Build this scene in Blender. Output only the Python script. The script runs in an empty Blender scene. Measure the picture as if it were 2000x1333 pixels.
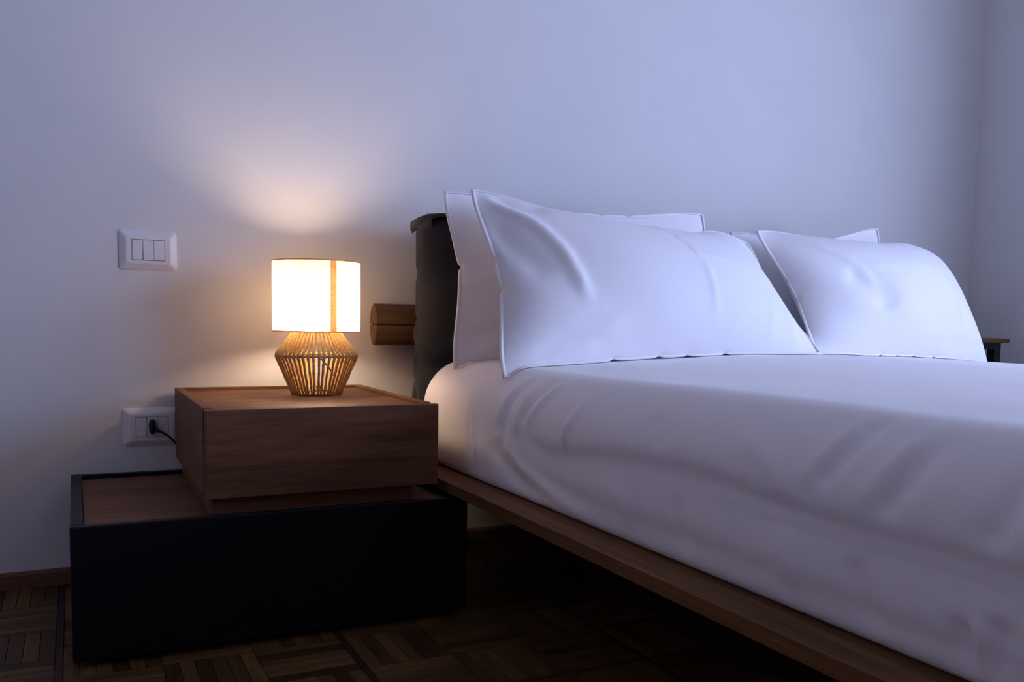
import bpy, bmesh, math, random
import numpy as np
from mathutils import Vector, Matrix

S = bpy.context.scene
COL = S.collection
random.seed(7)

# ------------------------------------------------------------------ camera
F_PX, CX, CY = 1713.69, 1000.0, 777.04
YAW, PITCH, ROLL = 0.4635, -0.0873, 0.0184
CAM = Vector((0.0138, -2.1389, 0.5967))
_r0 = Vector((math.cos(YAW), -math.sin(YAW), 0))
_f0 = Vector((math.sin(YAW), math.cos(YAW), 0))
_u0 = Vector((0, 0, 1))
C_F = _f0 * math.cos(PITCH) + _u0 * math.sin(PITCH)
_v = -_f0 * math.sin(PITCH) + _u0 * math.cos(PITCH)
C_R = _r0 * math.cos(ROLL) + _v * math.sin(ROLL)
C_U = -_r0 * math.sin(ROLL) + _v * math.cos(ROLL)
cd = bpy.data.cameras.new('camera')
cd.sensor_width = 36.0
cd.lens = F_PX * 36.0 / 2000.0
cd.shift_x = -(CX - 1000.0) / 2000.0
cd.shift_y = (CY - 666.5) / 2000.0
cd.clip_start = 0.02
cam = bpy.data.objects.new('camera', cd)
COL.objects.link(cam)
cam.matrix_world = Matrix(((C_R.x, C_U.x, -C_F.x, CAM.x), (C_R.y, C_U.y, -C_F.y, CAM.y),
                           (C_R.z, C_U.z, -C_F.z, CAM.z), (0, 0, 0, 1)))
S.camera = cam

# ------------------------------------------------------------------ world, window light, exposure
SKY_COLOR = (0.49, 0.60, 1.0)
SKY_STRENGTH = 12.5
BULB_STRENGTH = 110.0
BULB_COLOR = (1.0, 0.72, 0.49)
WIN_Y0, WIN_Y1, WIN_Z0, WIN_Z1 = -3.45, -1.15, 0.45, 1.85
w = bpy.data.worlds.new('dusk_sky')
S.world = w
w.use_nodes = True
bg = w.node_tree.nodes['Background']
bg.inputs[0].default_value = (*SKY_COLOR, 1)
bg.inputs[1].default_value = SKY_STRENGTH
S.view_settings.view_transform = 'Standard'
S.view_settings.look = 'None'
S.view_settings.exposure = 0.06
S.view_settings.gamma = 1.0
S.view_settings.use_curve_mapping = False
S.cycles.max_bounces = 10
S.cycles.diffuse_bounces = 7
S.cycles.sample_clamp_indirect = 6.0

ROOM_X0, ROOM_X1, ROOM_Y0, ROOM_Y1, ROOM_H = -1.75, 2.93, -4.2, 0.0, 2.7
pl = bpy.data.lights.new('window_portal', 'AREA')
pl.shape = 'RECTANGLE'
pl.size = WIN_Z1 - WIN_Z0
pl.size_y = WIN_Y1 - WIN_Y0
pl.cycles.is_portal = True
po = bpy.data.objects.new('window_portal', pl)
COL.objects.link(po)
po.location = (ROOM_X1 + 0.14, (WIN_Y0 + WIN_Y1) / 2, (WIN_Z0 + WIN_Z1) / 2)
po.rotation_euler = (0, math.radians(90), 0)      # portal shines towards -x


# ------------------------------------------------------------------ material helpers
def new_mat(name, color, rough=0.6, spec=0.35, sheen=0.0):
    m = bpy.data.materials.new(name)
    m.use_nodes = True
    b = m.node_tree.nodes['Principled BSDF']
    b.inputs['Base Color'].default_value = (*color, 1)
    b.inputs['Roughness'].default_value = rough
    b.inputs['Specular IOR Level'].default_value = spec
    if sheen:
        b.inputs['Sheen Weight'].default_value = sheen
        b.inputs['Sheen Roughness'].default_value = 0.5
    return m, m.node_tree, b


def nd(nt, kind, **kw):
    n = nt.nodes.new(kind)
    for k, v in kw.items():
        if isinstance(k, str) and k.startswith('in_'):
            n.inputs[k[3:].replace('_', ' ')].default_value = v
        else:
            setattr(n, k, v)
    return n


def add_bump(nt, b, height_socket, strength, distance):
    bp = nd(nt, 'ShaderNodeBump')
    bp.inputs['Strength'].default_value = strength
    bp.inputs['Distance'].default_value = distance
    nt.links.new(height_socket, bp.inputs['Height'])
    nt.links.new(bp.outputs['Normal'], b.inputs['Normal'])
    return bp


def ramp(nt, fac, stops):
    r = nd(nt, 'ShaderNodeValToRGB')
    cr = r.color_ramp
    while len(cr.elements) < len(stops):
        cr.elements.new(0.5)
    for e, (p, c) in zip(cr.elements, stops):
        e.position = p
        e.color = (*c, 1)
    nt.links.new(fac, r.inputs['Fac'])
    return r


def wood(name, dark, mid, light, scale, rough=0.5, per_piece=False, grain=1.0):
    """procedural grain; `scale` stretches object coordinates (small along the grain)"""
    m, nt, b = new_mat(name, mid, rough, 0.18)
    tc = nd(nt, 'ShaderNodeTexCoord')
    vec = tc.outputs['Object']
    rnd = None
    if per_piece:
        oi = nd(nt, 'ShaderNodeObjectInfo')
        ge = nd(nt, 'ShaderNodeNewGeometry')
        ad = nd(nt, 'ShaderNodeMath', operation='ADD')
        nt.links.new(oi.outputs['Random'], ad.inputs[0])
        nt.links.new(ge.outputs['Random Per Island'], ad.inputs[1])
        fr = nd(nt, 'ShaderNodeMath', operation='FRACT')
        nt.links.new(ad.outputs[0], fr.inputs[0])
        rnd = fr.outputs[0]
        mu = nd(nt, 'ShaderNodeMath', operation='MULTIPLY')
        mu.inputs[1].default_value = 37.0
        nt.links.new(rnd, mu.inputs[0])
        va = nd(nt, 'ShaderNodeVectorMath', operation='ADD')
        nt.links.new(vec, va.inputs[0])
        nt.links.new(mu.outputs[0], va.inputs[1])
        vec = va.outputs[0]
    mp = nd(nt, 'ShaderNodeMapping')
    mp.inputs['Scale'].default_value = scale
    nt.links.new(vec, mp.inputs['Vector'])
    n1 = nd(nt, 'ShaderNodeTexNoise')
    n1.inputs['Scale'].default_value = 1.0
    n1.inputs['Detail'].default_value = 9
    n1.inputs['Roughness'].default_value = 0.62
    n1.inputs['Distortion'].default_value = 0.6
    nt.links.new(mp.outputs[0], n1.inputs['Vector'])
    n2 = nd(nt, 'ShaderNodeTexNoise')
    n2.inputs['Scale'].default_value = 6.0
    n2.inputs['Detail'].default_value = 4
    nt.links.new(mp.outputs[0], n2.inputs['Vector'])
    mx = nd(nt, 'ShaderNodeMix')
    mx.data_type = 'FLOAT'
    mx.inputs[0].default_value = 0.35
    nt.links.new(n1.outputs['Fac'], mx.inputs[2])
    nt.links.new(n2.outputs['Fac'], mx.inputs[3])
    r = ramp(nt, mx.outputs[0], [(0.32, dark), (0.5, mid), (0.68, light)])
    out = r.outputs['Color']
    if per_piece:
        hs = nd(nt, 'ShaderNodeHueSaturation')
        rg = nd(nt, 'ShaderNodeMapRange')
        rg.inputs['To Min'].default_value = 0.5
        rg.inputs['To Max'].default_value = 1.7
        nt.links.new(rnd, rg.inputs['Value'])
        nt.links.new(rg.outputs[0], hs.inputs['Value'])
        nt.links.new(out, hs.inputs['Color'])
        out = hs.outputs['Color']
    nt.links.new(out, b.inputs['Base Color'])
    add_bump(nt, b, mx.outputs[0], 0.25 * grain, 0.0015)
    return m


def plaster(name, color, rough=0.85):
    m, nt, b = new_mat(name, color, rough, 0.2)
    tc = nd(nt, 'ShaderNodeTexCoord')
    n1 = nd(nt, 'ShaderNodeTexNoise')
    n1.inputs['Scale'].default_value = 160
    n1.inputs['Detail'].default_value = 6
    nt.links.new(tc.outputs['Object'], n1.inputs['Vector'])
    n2 = nd(nt, 'ShaderNodeTexNoise')
    n2.inputs['Scale'].default_value = 5
    n2.inputs['Detail'].default_value = 3
    nt.links.new(tc.outputs['Object'], n2.inputs['Vector'])
    c0 = tuple(c * 0.975 for c in color)
    r = ramp(nt, n2.outputs['Fac'], [(0.35, c0), (0.65, color)])
    nt.links.new(r.outputs['Color'], b.inputs['Base Color'])
    add_bump(nt, b, n1.outputs['Fac'], 0.12, 0.0006)
    return m


def cotton(name, color, stripes=0.0, weave=1400.0):
    m, nt, b = new_mat(name, color, 0.75, 0.2, 0.15)
    tc = nd(nt, 'ShaderNodeTexCoord')
    n1 = nd(nt, 'ShaderNodeTexNoise')
    n1.inputs['Scale'].default_value = weave
    n1.inputs['Detail'].default_value = 2
    nt.links.new(tc.outputs['Object'], n1.inputs['Vector'])
    n2 = nd(nt, 'ShaderNodeTexNoise')
    n2.inputs['Scale'].default_value = 22
    n2.inputs['Detail'].default_value = 5
    n2.inputs['Distortion'].default_value = 0.8
    nt.links.new(tc.outputs['Object'], n2.inputs['Vector'])
    mx = nd(nt, 'ShaderNodeMath', operation='MULTIPLY_ADD')
    mx.inputs[1].default_value = 3.0
    nt.links.new(n2.outputs['Fac'], mx.inputs[0])
    nt.links.new(n1.outputs['Fac'], mx.inputs[2])
    h = mx.outputs[0]
    if stripes:
        wv = nd(nt, 'ShaderNodeTexWave', bands_direction='Y', wave_profile='SIN')
        wv.inputs['Scale'].default_value = stripes
        wv.inputs['Distortion'].default_value = 0.4
        wv.inputs['Detail'].default_value = 2
        nt.links.new(tc.outputs['UV'], wv.inputs['Vector'])
        r = ramp(nt, wv.outputs['Fac'], [(0.3, tuple(c * 0.985 for c in color)), (0.7, color)])
        nt.links.new(r.outputs['Color'], b.inputs['Base Color'])
        rr = nd(nt, 'ShaderNodeMapRange')
        rr.inputs['To Min'].default_value = 0.62
        rr.inputs['To Max'].default_value = 0.78
        nt.links.new(wv.outputs['Fac'], rr.inputs['Value'])
        nt.links.new(rr.outputs[0], b.inputs['Roughness'])
    add_bump(nt, b, h, 0.22, 0.0012)
    return m


M_WALL = plaster('white_plaster', (0.74, 0.73, 0.72))
M_CEIL = plaster('ceiling_paint', (0.62, 0.60, 0.58))
M_DARKWALL = plaster('dim_bounce_paint', (0.20, 0.15, 0.14))  # unseen wall, colour darkened to cut its bounce into the low areas
M_LEFTWALL = plaster('warm_fill_paint', (0.78, 0.64, 0.60))  # unseen wall, colour made pale and warm to bounce fill onto the bed side
M_WOOD = wood('weathered_oak', (0.088, 0.035, 0.0165), (0.152, 0.065, 0.031), (0.215, 0.102, 0.050), (2.2, 22, 26), 0.55)
M_WOOD_Y = wood('weathered_oak_side', (0.088, 0.035, 0.0165), (0.152, 0.065, 0.031), (0.215, 0.102, 0.050), (22, 2.2, 26), 0.55)
M_RAIL = wood('bed_oak', (0.065, 0.027, 0.009), (0.135, 0.061, 0.021), (0.20, 0.098, 0.038), (40, 1.6, 60), 0.5)
M_BAR = wood('headboard_oak', (0.05, 0.026, 0.0135), (0.082, 0.044, 0.0235), (0.115, 0.064, 0.036), (1.6, 40, 40), 0.5)
M_BASE = wood('baseboard_oak', (0.12, 0.055, 0.03), (0.18, 0.09, 0.052), (0.24, 0.125, 0.075), (1.2, 30, 40), 0.5)
M_PARQ_X = wood('parquet_across', (0.047, 0.022, 0.0075), (0.093, 0.046, 0.0165), (0.148, 0.076, 0.030), (5, 70, 70), 0.4, True)
M_PARQ_Y = wood('parquet_along', (0.047, 0.022, 0.0075), (0.093, 0.046, 0.0165), (0.148, 0.076, 0.030), (70, 5, 70), 0.4, True)
M_PARQ_D = wood('parquet_border', (0.025, 0.009, 0.006), (0.042, 0.014, 0.010), (0.06, 0.02, 0.014), (30, 30, 30), 0.4, True)
M_UNDERLAY_SHADE, _, _ = new_mat('underlay_and_gap_shade', (0.03, 0.015, 0.01), 0.9)  # floor underlay; in the wood grooves its dark colour stands for shade
M_BLACK, _, _ = new_mat('anthracite_lacquer', (0.0045, 0.005, 0.008), 0.5, 0.2)
M_PLASTIC, _, _ = new_mat('white_plastic', (0.80, 0.78, 0.77), 0.35, 0.4)
M_GAP, _, _ = new_mat('plastic_gap', (0.08, 0.07, 0.08), 0.7)
M_CABLE, _, _ = new_mat('black_rubber', (0.008, 0.008, 0.009), 0.45)
M_METAL, nt_, b_ = new_mat('black_metal', (0.012, 0.013, 0.016), 0.4)
b_.inputs['Metallic'].default_value = 0.4
M_SHEET = cotton('white_percale', (0.88, 0.85, 0.855))
M_PILLOW = cotton('white_sateen', (0.86, 0.84, 0.855), stripes=34.0)
M_WINFRAME, _, _ = new_mat('white_window_frame', (0.75, 0.75, 0.75), 0.4)

# velvet headboard
M_VELVET, nt_, b_ = new_mat('charcoal_velvet', (0.025, 0.027, 0.034), 0.9, 0.1, 0.14)
tc_ = nd(nt_, 'ShaderNodeTexCoord')
n_ = nd(nt_, 'ShaderNodeTexNoise')
n_.inputs['Scale'].default_value = 9
n_.inputs['Detail'].default_value = 6
nt_.links.new(tc_.outputs['Object'], n_.inputs['Vector'])
r_ = ramp(nt_, n_.outputs['Fac'], [(0.35, (0.018, 0.0195, 0.026)), (0.7, (0.031, 0.033, 0.042))])
nt_.links.new(r_.outputs['Color'], b_.inputs['Base Color'])
n2_ = nd(nt_, 'ShaderNodeTexNoise')
n2_.inputs['Scale'].default_value = 700
nt_.links.new(tc_.outputs['Object'], n2_.inputs['Vector'])
add_bump(nt_, b_, n2_.outputs['Fac'], 0.3, 0.001)

# jute
M_JUTE, nt_, b_ = new_mat('jute_rope', (0.46, 0.29, 0.13), 0.9, 0.1)
tc_ = nd(nt_, 'ShaderNodeTexCoord')
n_ = nd(nt_, 'ShaderNodeTexNoise')
n_.inputs['Scale'].default_value = 260
n_.inputs['Detail'].default_value = 4
nt_.links.new(tc_.outputs['Object'], n_.inputs['Vector'])
r_ = ramp(nt_, n_.outputs['Fac'], [(0.3, (0.40, 0.23, 0.08)), (0.7, (0.78, 0.51, 0.21))])
nt_.links.new(r_.outputs['Color'], b_.inputs['Base Color'])
add_bump(nt_, b_, n_.outputs['Fac'], 0.6, 0.0015)


# linen shade: light really passes through the cloth
def linen(name, trans, refl, fac):
    m = bpy.data.materials.new(name)
    m.use_nodes = True
    nt = m.node_tree
    nt.nodes.clear()
    out = nd(nt, 'ShaderNodeOutputMaterial')
    mix = nd(nt, 'ShaderNodeMixShader')
    mix.inputs[0].default_value = fac
    di = nd(nt, 'ShaderNodeBsdfDiffuse')
    tr = nd(nt, 'ShaderNodeBsdfTranslucent')
    di.inputs[0].default_value = (*refl, 1)
    tc = nd(nt, 'ShaderNodeTexCoord')
    col = None
    outs = []
    for sc, sd in (((90, 90, 700), 0.0), ((26, 26, 5), 3.1)):
        mp = nd(nt, 'ShaderNodeMapping')
        mp.inputs['Scale'].default_value = sc
        mp.inputs['Location'].default_value = (sd, sd, sd)
        nt.links.new(tc.outputs['Object'], mp.inputs['Vector'])
        no = nd(nt, 'ShaderNodeTexNoise')
        no.inputs['Scale'].default_value = 1.0
        no.inputs['Detail'].default_value = 5
        nt.links.new(mp.outputs[0], no.inputs['Vector'])
        outs.append(no.outputs['Fac'])
    wv = nd(nt, 'ShaderNodeMapping')
    wv.inputs['Scale'].default_value = (700, 700, 40)
    nt.links.new(tc.outputs['Object'], wv.inputs['Vector'])
    no = nd(nt, 'ShaderNodeTexNoise')
    no.inputs['Scale'].default_value = 1.0
    no.inputs['Detail'].default_value = 3
    nt.links.new(wv.outputs[0], no.inputs['Vector'])
    outs.append(no.outputs['Fac'])
    a1 = nd(nt, 'ShaderNodeMath', operation='ADD')
    nt.links.new(outs[0], a1.inputs[0])
    nt.links.new(outs[2], a1.inputs[1])
    a2 = nd(nt, 'ShaderNodeMath', operation='MULTIPLY_ADD')
    a2.inputs[1].default_value = 0.5
    nt.links.new(outs[1], a2.inputs[0])
    nt.links.new(a1.outputs[0], a2.inputs[2])
    rg = nd(nt, 'ShaderNodeMapRange')
    rg.inputs['From Min'].default_value = 0.9
    rg.inputs['From Max'].default_value = 1.6
    nt.links.new(a2.outputs[0], rg.inputs['Value'])
    r = ramp(nt, rg.outputs[0], [(0.0, tuple(c * 0.24 for c in trans)), (1.0, trans)])
    nt.links.new(r.outputs['Color'], tr.inputs[0])
    nt.links.new(di.outputs[0], mix.inputs[1])
    nt.links.new(tr.outputs[0], mix.inputs[2])
    nt.links.new(mix.outputs[0], out.inputs['Surface'])
    return m


M_LINEN = linen('natural_linen', (0.98, 0.82, 0.62), (0.84, 0.78, 0.70), 0.64)
M_LINEN2 = linen('folded_linen', (1.0, 0.62, 0.26), (0.48, 0.37, 0.25), 0.55)

M_BULB = bpy.data.materials.new('lit_bulb')
M_BULB.use_nodes = True
_nt = M_BULB.node_tree
_nt.nodes.clear()
_o = nd(_nt, 'ShaderNodeOutputMaterial')
_e = nd(_nt, 'ShaderNodeEmission')
_e.inputs[0].default_value = (*BULB_COLOR, 1)
_e.inputs[1].default_value = BULB_STRENGTH
_nt.links.new(_e.outputs[0], _o.inputs['Surface'])

M_GLASS = bpy.data.materials.new('window_glass')
M_GLASS.use_nodes = True
_nt = M_GLASS.node_tree
_nt.nodes.clear()
_o = nd(_nt, 'ShaderNodeOutputMaterial')
_t = nd(_nt, 'ShaderNodeBsdfTransparent')
_g = nd(_nt, 'ShaderNodeBsdfGlossy')
_g.inputs['Roughness'].default_value = 0.02
_x = nd(_nt, 'ShaderNodeMixShader')
_x.inputs[0].default_value = 0.06
_nt.links.new(_t.outputs[0], _x.inputs[1])
_nt.links.new(_g.outputs[0], _x.inputs[2])
_nt.links.new(_x.outputs[0], _o.inputs['Surface'])


# ------------------------------------------------------------------ object helpers
def root_loc(o):
    p = Vector((0, 0, 0))
    while o is not None:
        p += o.location
        o = o.parent
    return p


def link(name, me, mat, parent=None):
    o = bpy.data.objects.new(name, me)
    COL.objects.link(o)
    if mat is not None and not me.materials:
        me.materials.append(mat)
    if parent is not None:
        o.parent = parent
    return o


def mesh_obj(name, verts, faces, mat, parent=None, smooth=False, origin=None):
    """vertices in world coordinates"""
    off = root_loc(parent) if parent is not None else (Vector(origin) if origin is not None else Vector((0, 0, 0)))
    me = bpy.data.meshes.new(name)
    me.from_pydata([tuple(Vector(v) - off) for v in verts], [], faces)
    me.update()
    if smooth:
        me.polygons.foreach_set('use_smooth', [True] * len(me.polygons))
    o = link(name, me, mat, parent)
    if parent is None and origin is not None:
        o.location = off
    return o


def bm_obj(name, bm, mat, parent=None, smooth=False, origin=None):
    off = root_loc(parent) if parent is not None else (Vector(origin) if origin is not None else Vector((0, 0, 0)))
    for v in bm.verts:
        v.co -= off
    me = bpy.data.meshes.new(name)
    bm.normal_update()
    bm.to_mesh(me)
    bm.free()
    if smooth:
        me.polygons.foreach_set('use_smooth', [True] * len(me.polygons))
    o = link(name, me, mat, parent)
    if parent is None and origin is not None:
        o.location = off
    return o


def box_bm(x0, x1, y0, y1, z0, z1, bevel=0.0, seg=2, bm=None):
    own = bmesh.new()
    vs = [own.verts.new((x, y, z)) for x in (x0, x1) for y in (y0, y1) for z in (z0, z1)]
    for f in ((0, 1, 3, 2), (4, 6, 7, 5), (0, 4, 5, 1), (2, 3, 7, 6), (0, 2, 6, 4), (1, 5, 7, 3)):
        own.faces.new([vs[i] for i in f])
    bmesh.ops.recalc_face_normals(own, faces=own.faces)
    if bevel:
        bmesh.ops.bevel(own, geom=list(own.edges), offset=bevel, segments=seg, profile=0.5, affect='EDGES')
    if bm is not None:
        me = bpy.data.meshes.new('tmp')
        own.to_mesh(me)
        own.free()
        bm.from_mesh(me)
        bpy.data.meshes.remove(me)
        return bm
    return own


def box(name, x0, x1, y0, y1, z0, z1, mat, parent=None, bevel=0.0015, seg=2, origin=None):
    return bm_obj(name, box_bm(x0, x1, y0, y1, z0, z1, bevel, seg), mat, parent, False, origin)


def tube_data(pts, rad, n=10, twist=None, closed=False):
    P = [Vector(p) for p in pts]
    N = len(P)
    verts, faces = [], []
    up = None
    for i, p in enumerate(P):
        if closed:
            t = (P[(i + 1) % N] - P[i - 1]).normalized()
        else:
            t = (P[min(i + 1, N - 1)] - P[max(i - 1, 0)]).normalized()
        if up is None:
            a = Vector((0, 0, 1)) if abs(t.z) < 0.9 else Vector((1, 0, 0))
            up = (a - t * a.dot(t)).normalized()
        else:
            up = (up - t * up.dot(t)).normalized()
        bt = t.cross(up)
        r = rad[i] if hasattr(rad, '__len__') else rad
        for k in range(n):
            a = 2 * math.pi * k / n
            rr = r if twist is None else r * (1 + 0.14 * math.sin(3 * a + twist * i))
            verts.append(p + up * (math.cos(a) * rr) + bt * (math.sin(a) * rr))
    m = N if closed else N - 1
    for i in range(m):
        for k in range(n):
            j = (i + 1) % N
            faces.append((i * n + k, i * n + (k + 1) % n, j * n + (k + 1) % n, j * n + k))
    if not closed:
        faces.append(tuple(reversed(range(n))))
        faces.append(tuple((N - 1) * n + k for k in range(n)))
    return verts, faces


def tube(name, pts, rad, mat, parent, n=10, twist=None, closed=False):
    v, f = tube_data(pts, rad, n, twist, closed)
    return mesh_obj(name, v, f, mat, parent, True)


def lathe(name, prof, c, mat, parent, n=64, closed_prof=False):
    verts, faces = [], []
    for r, z in prof:
        for k in range(n):
            a = 2 * math.pi * k / n
            verts.append((c[0] + r * math.cos(a), c[1] + r * math.sin(a), z))
    m = len(prof)
    for i in range(m if closed_prof else m - 1):
        j = (i + 1) % m
        for k in range(n):
            faces.append((i * n + k, i * n + (k + 1) % n, j * n + (k + 1) % n, j * n + k))
    return mesh_obj(name, verts, faces, mat, parent, True)


def thing(name, loc, label, cat, group=None):
    o = bpy.data.objects.new(name, None)
    COL.objects.link(o)
    o.location = loc
    o.empty_display_size = 0.05
    tag(o, label, cat, group)
    return o


def tag(o, label, cat, group=None):
    o['label'] = label
    o['category'] = cat
    if group:
        o['group'] = group
    return o


def struct(o):
    o['kind'] = 'structure'
    return o


# ------------------------------------------------------------------ room shell
T = 0.14
struct(box('wall_back', ROOM_X0 - T, ROOM_X1 + T, 0, T, -0.1, ROOM_H, M_WALL, bevel=0))
struct(box('wall_left', ROOM_X0 - T, ROOM_X0, ROOM_Y0, 0, -0.1, ROOM_H, M_LEFTWALL, bevel=0))
struct(box('wall_front', ROOM_X0 - T, ROOM_X1 + T, ROOM_Y0 - T, ROOM_Y0, -0.1, ROOM_H, M_DARKWALL, bevel=0))
struct(box('ceiling', ROOM_X0 - T, ROOM_X1 + T, ROOM_Y0 - T, T, ROOM_H, ROOM_H + T, M_CEIL, bevel=0))
bm = bmesh.new()
for a in ((ROOM_Y0, WIN_Y0, -0.1, ROOM_H), (WIN_Y1, 0.0, -0.1, ROOM_H),
          (WIN_Y0, WIN_Y1, -0.1, WIN_Z0), (WIN_Y0, WIN_Y1, WIN_Z1, ROOM_H)):
    box_bm(ROOM_X1, ROOM_X1 + T, a[0], a[1], a[2], a[3], bm=bm)
struct(bm_obj('wall_right', bm, M_WALL))
wx = ROOM_X1 + 0.07
win = struct(bpy.data.objects.new('window_1', None))
COL.objects.link(win)
win.location = (wx, (WIN_Y0 + WIN_Y1) / 2, WIN_Z0)
ym = (WIN_Y0 + WIN_Y1) / 2
bm = bmesh.new()
for a in ((WIN_Y0, WIN_Y0 + .05, WIN_Z0, WIN_Z1), (WIN_Y1 - .05, WIN_Y1, WIN_Z0, WIN_Z1), (ym - .04, ym + .04, WIN_Z0, WIN_Z1),
          (WIN_Y0, WIN_Y1, WIN_Z0, WIN_Z0 + .05), (WIN_Y0, WIN_Y1, WIN_Z1 - .05, WIN_Z1)):
    box_bm(wx - .025, wx + .025, a[0], a[1], a[2], a[3], .004, 2, bm)
bm_obj('window_frame', bm, M_WINFRAME, win)
for a in ((WIN_Y0 + .05, ym - .04), (ym + .04, WIN_Y1 - .05)):
    box('pane', wx - .003, wx + .003, a[0], a[1], WIN_Z0 + .05, WIN_Z1 - .05, M_GLASS, win, 0)
box('window_sill', ROOM_X1 - .03, ROOM_X1 + .05, WIN_Y0 - .03, WIN_Y1 + .03, WIN_Z0 - .025, WIN_Z0, M_WINFRAME, win, .003)

bb = mesh_obj('baseboard_back', *(lambda: (
    [(x, y, z) for x in (ROOM_X0, ROOM_X1) for (y, z) in ((0, 0), (-.013, 0), (-.013, .029), (-.009, .035), (0, .035))],
    [(0, 1, 6, 5), (1, 2, 7, 6), (2, 3, 8, 7), (3, 4, 9, 8), (0, 4, 3, 2, 1), (5, 6, 7, 8, 9)]))(), M_BASE)
struct(bb)
br = mesh_obj('baseboard_right', *(lambda: (
    [(x, y, z) for y in (ROOM_Y0, -.013) for (x, z) in ((ROOM_X1, 0), (ROOM_X1 - .013, 0), (ROOM_X1 - .013, .029), (ROOM_X1 - .009, .035), (ROOM_X1, .035))],
    [(0, 5, 6, 1), (1, 6, 7, 2), (2, 7, 8, 3), (3, 8, 9, 4), (0, 1, 2, 3, 4), (5, 9, 8, 7, 6)]))(), M_BASE)
struct(br)

# ------------------------------------------------------------------ parquet floor: panels of 3 x 3 squares of fingers, dark border strips
floor = struct(box('floor', ROOM_X0 - T, ROOM_X1 + T, ROOM_Y0 - T, T, -0.1, -0.010, M_UNDERLAY_SHADE, bevel=0))
PITCH_P, STRIP = 0.469, 0.013
SQ = (PITCH_P - STRIP) / 3.0
NF = 6
FW = SQ / NF
GAP = 0.0013


def finger_mesh(name, lx, ly, mat):
    b = box_bm(-lx / 2, lx / 2, -ly / 2, ly / 2, -0.010, 0.0)
    me = bpy.data.meshes.new(name)
    b.to_mesh(me)
    b.free()
    me.materials.append(mat)
    return me


ME_X = finger_mesh('finger_across', SQ - GAP, FW - GAP, M_PARQ_X)
ME_Y = finger_mesh('finger_along', FW - GAP, SQ - GAP, M_PARQ_Y)
ME_SX = finger_mesh('strip_across', SQ * 3 - GAP, STRIP - GAP, M_PARQ_D)
ME_SY = finger_mesh('strip_along', STRIP - GAP, PITCH_P - GAP, M_PARQ_D)


def to_px(p):
    d = Vector(p) - CAM
    z = d.dot(C_F)
    if z < 0.1:
        return None
    return (CX + F_PX * d.dot(C_R) / z, CY - F_PX * d.dot(C_U) / z, z)


pieces = []
X_S0 = -0.0215          # centre of the border strip beside the low drawer unit
for ci in range(-4, 7):
    xs = X_S0 + ci * PITCH_P
    ys0 = -0.3165 if ci < 0 else -0.42
    for ri in range(-9, 2):
        yt = ys0 + ri * PITCH_P
        pieces.append((ME_SY, xs, yt - PITCH_P / 2 + STRIP / 2, 's'))
        pieces.append((ME_SX, xs + STRIP / 2 + 1.5 * SQ, yt, 's'))
        for a in range(3):
            for b in range(3):
                x0 = xs + STRIP / 2 + a * SQ
                y0 = yt - STRIP / 2 - (b + 1) * SQ
                flip = (a + b + ci * 1 + ri) % 2 == (0 if ci < 0 else 1)
                for k in range(NF):
                    if flip:
                        pieces.append((ME_X, x0 + SQ / 2, y0 + (k + .5) * FW, 'x'))
                    else:
                        pieces.append((ME_Y, x0 + (k + .5) * FW, y0 + SQ / 2, 'y'))
inroom = [p for p in pieces if ROOM_X0 + .03 < p[1] < ROOM_X1 - .03 and ROOM_Y0 + .05 < p[2] < -0.03]


def seen(p):
    q = to_px((p[1], p[2], 0))
    if q is None or not (-60 < q[0] < 2060 and q[1] < 1390):
        return False
    x, y = p[1], p[2]
    if -0.005 < x < 0.70 and -0.52 < y < -0.02:
        return False              # under the drawer unit
    if x > 1.35:
        return False
    return True


near = sorted([p for p in inroom if seen(p)], key=lambda p: to_px((p[1], p[2], 0))[2])
ind = near[:290]
ids = set(id(p) for p in ind)
rest = [p for p in inroom if id(p) not in ids]
for me, x, y, kind in ind:
    o = bpy.data.objects.new('border_strip' if kind == 's' else 'parquet_finger', me)
    COL.objects.link(o)
    o.parent = floor
    o.location = (x, y, random.uniform(-.0002, .0002))
for kk, mat, nm in (('x', M_PARQ_X, 'parquet_field'), ('y', M_PARQ_Y, 'parquet_field'), ('s', M_PARQ_D, 'parquet_borders')):
    V, Fc = [], []
    for me, x, y, kind in rest:
        if kind != kk:
            continue
        base = len(V)
        dz = random.uniform(-.0002, .0002)
        for v in me.vertices:
            V.append((v.co.x + x, v.co.y + y, v.co.z + dz))
        for f in me.polygons:
            Fc.append(tuple(base + i for i in f.vertices))
    o = mesh_obj(nm, V, Fc, mat, floor)
    o['kind'] = 'stuff'


# ------------------------------------------------------------------ low black drawer unit
LX0, LX1, LY0, LY1, LZ0, LZ1 = 0.0, 0.715, -0.546, -0.016, 0.0, 0.2434
lo = thing('low_drawer_unit', (0.36, -0.28, 0), 'wide matte black bedside unit on the floor with a wood inlaid top', 'nightstand')
box('front_panel', LX0, LX1, LY0, LY0 + .018, 0.012, LZ1, M_BLACK, lo, .0025, 3)
box('side_panel', LX0 + .001, LX0 + .021, LY0 + .021, LY1, 0.012, LZ1, M_BLACK, lo, .0015)
box('side_panel', LX1 - .021, LX1 - .001, LY0 + .021, LY1, 0.012, LZ1, M_BLACK, lo, .0015)
box('back_panel', LX0 + .0215, LX1 - .0215, LY1 - .018, LY1, 0.012, LZ1, M_BLACK, lo, .0015)
box('top_inlay', LX0 + .022, LX1 - .022, LY0 + .019, LY1 - .0185, LZ1 - .026, LZ1 - .009, M_WOOD, lo, .0008)
box('bottom_panel', LX0 + .022, LX1 - .022, LY0 + .022, LY1 - .0185, 0.012, 0.028, M_BLACK, lo, .0008)
box('plinth', LX0 + .03, LX1 - .03, LY0 + .03, LY1 - .02, 0.0, 0.0118, M_BLACK, lo, .0008)

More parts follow.
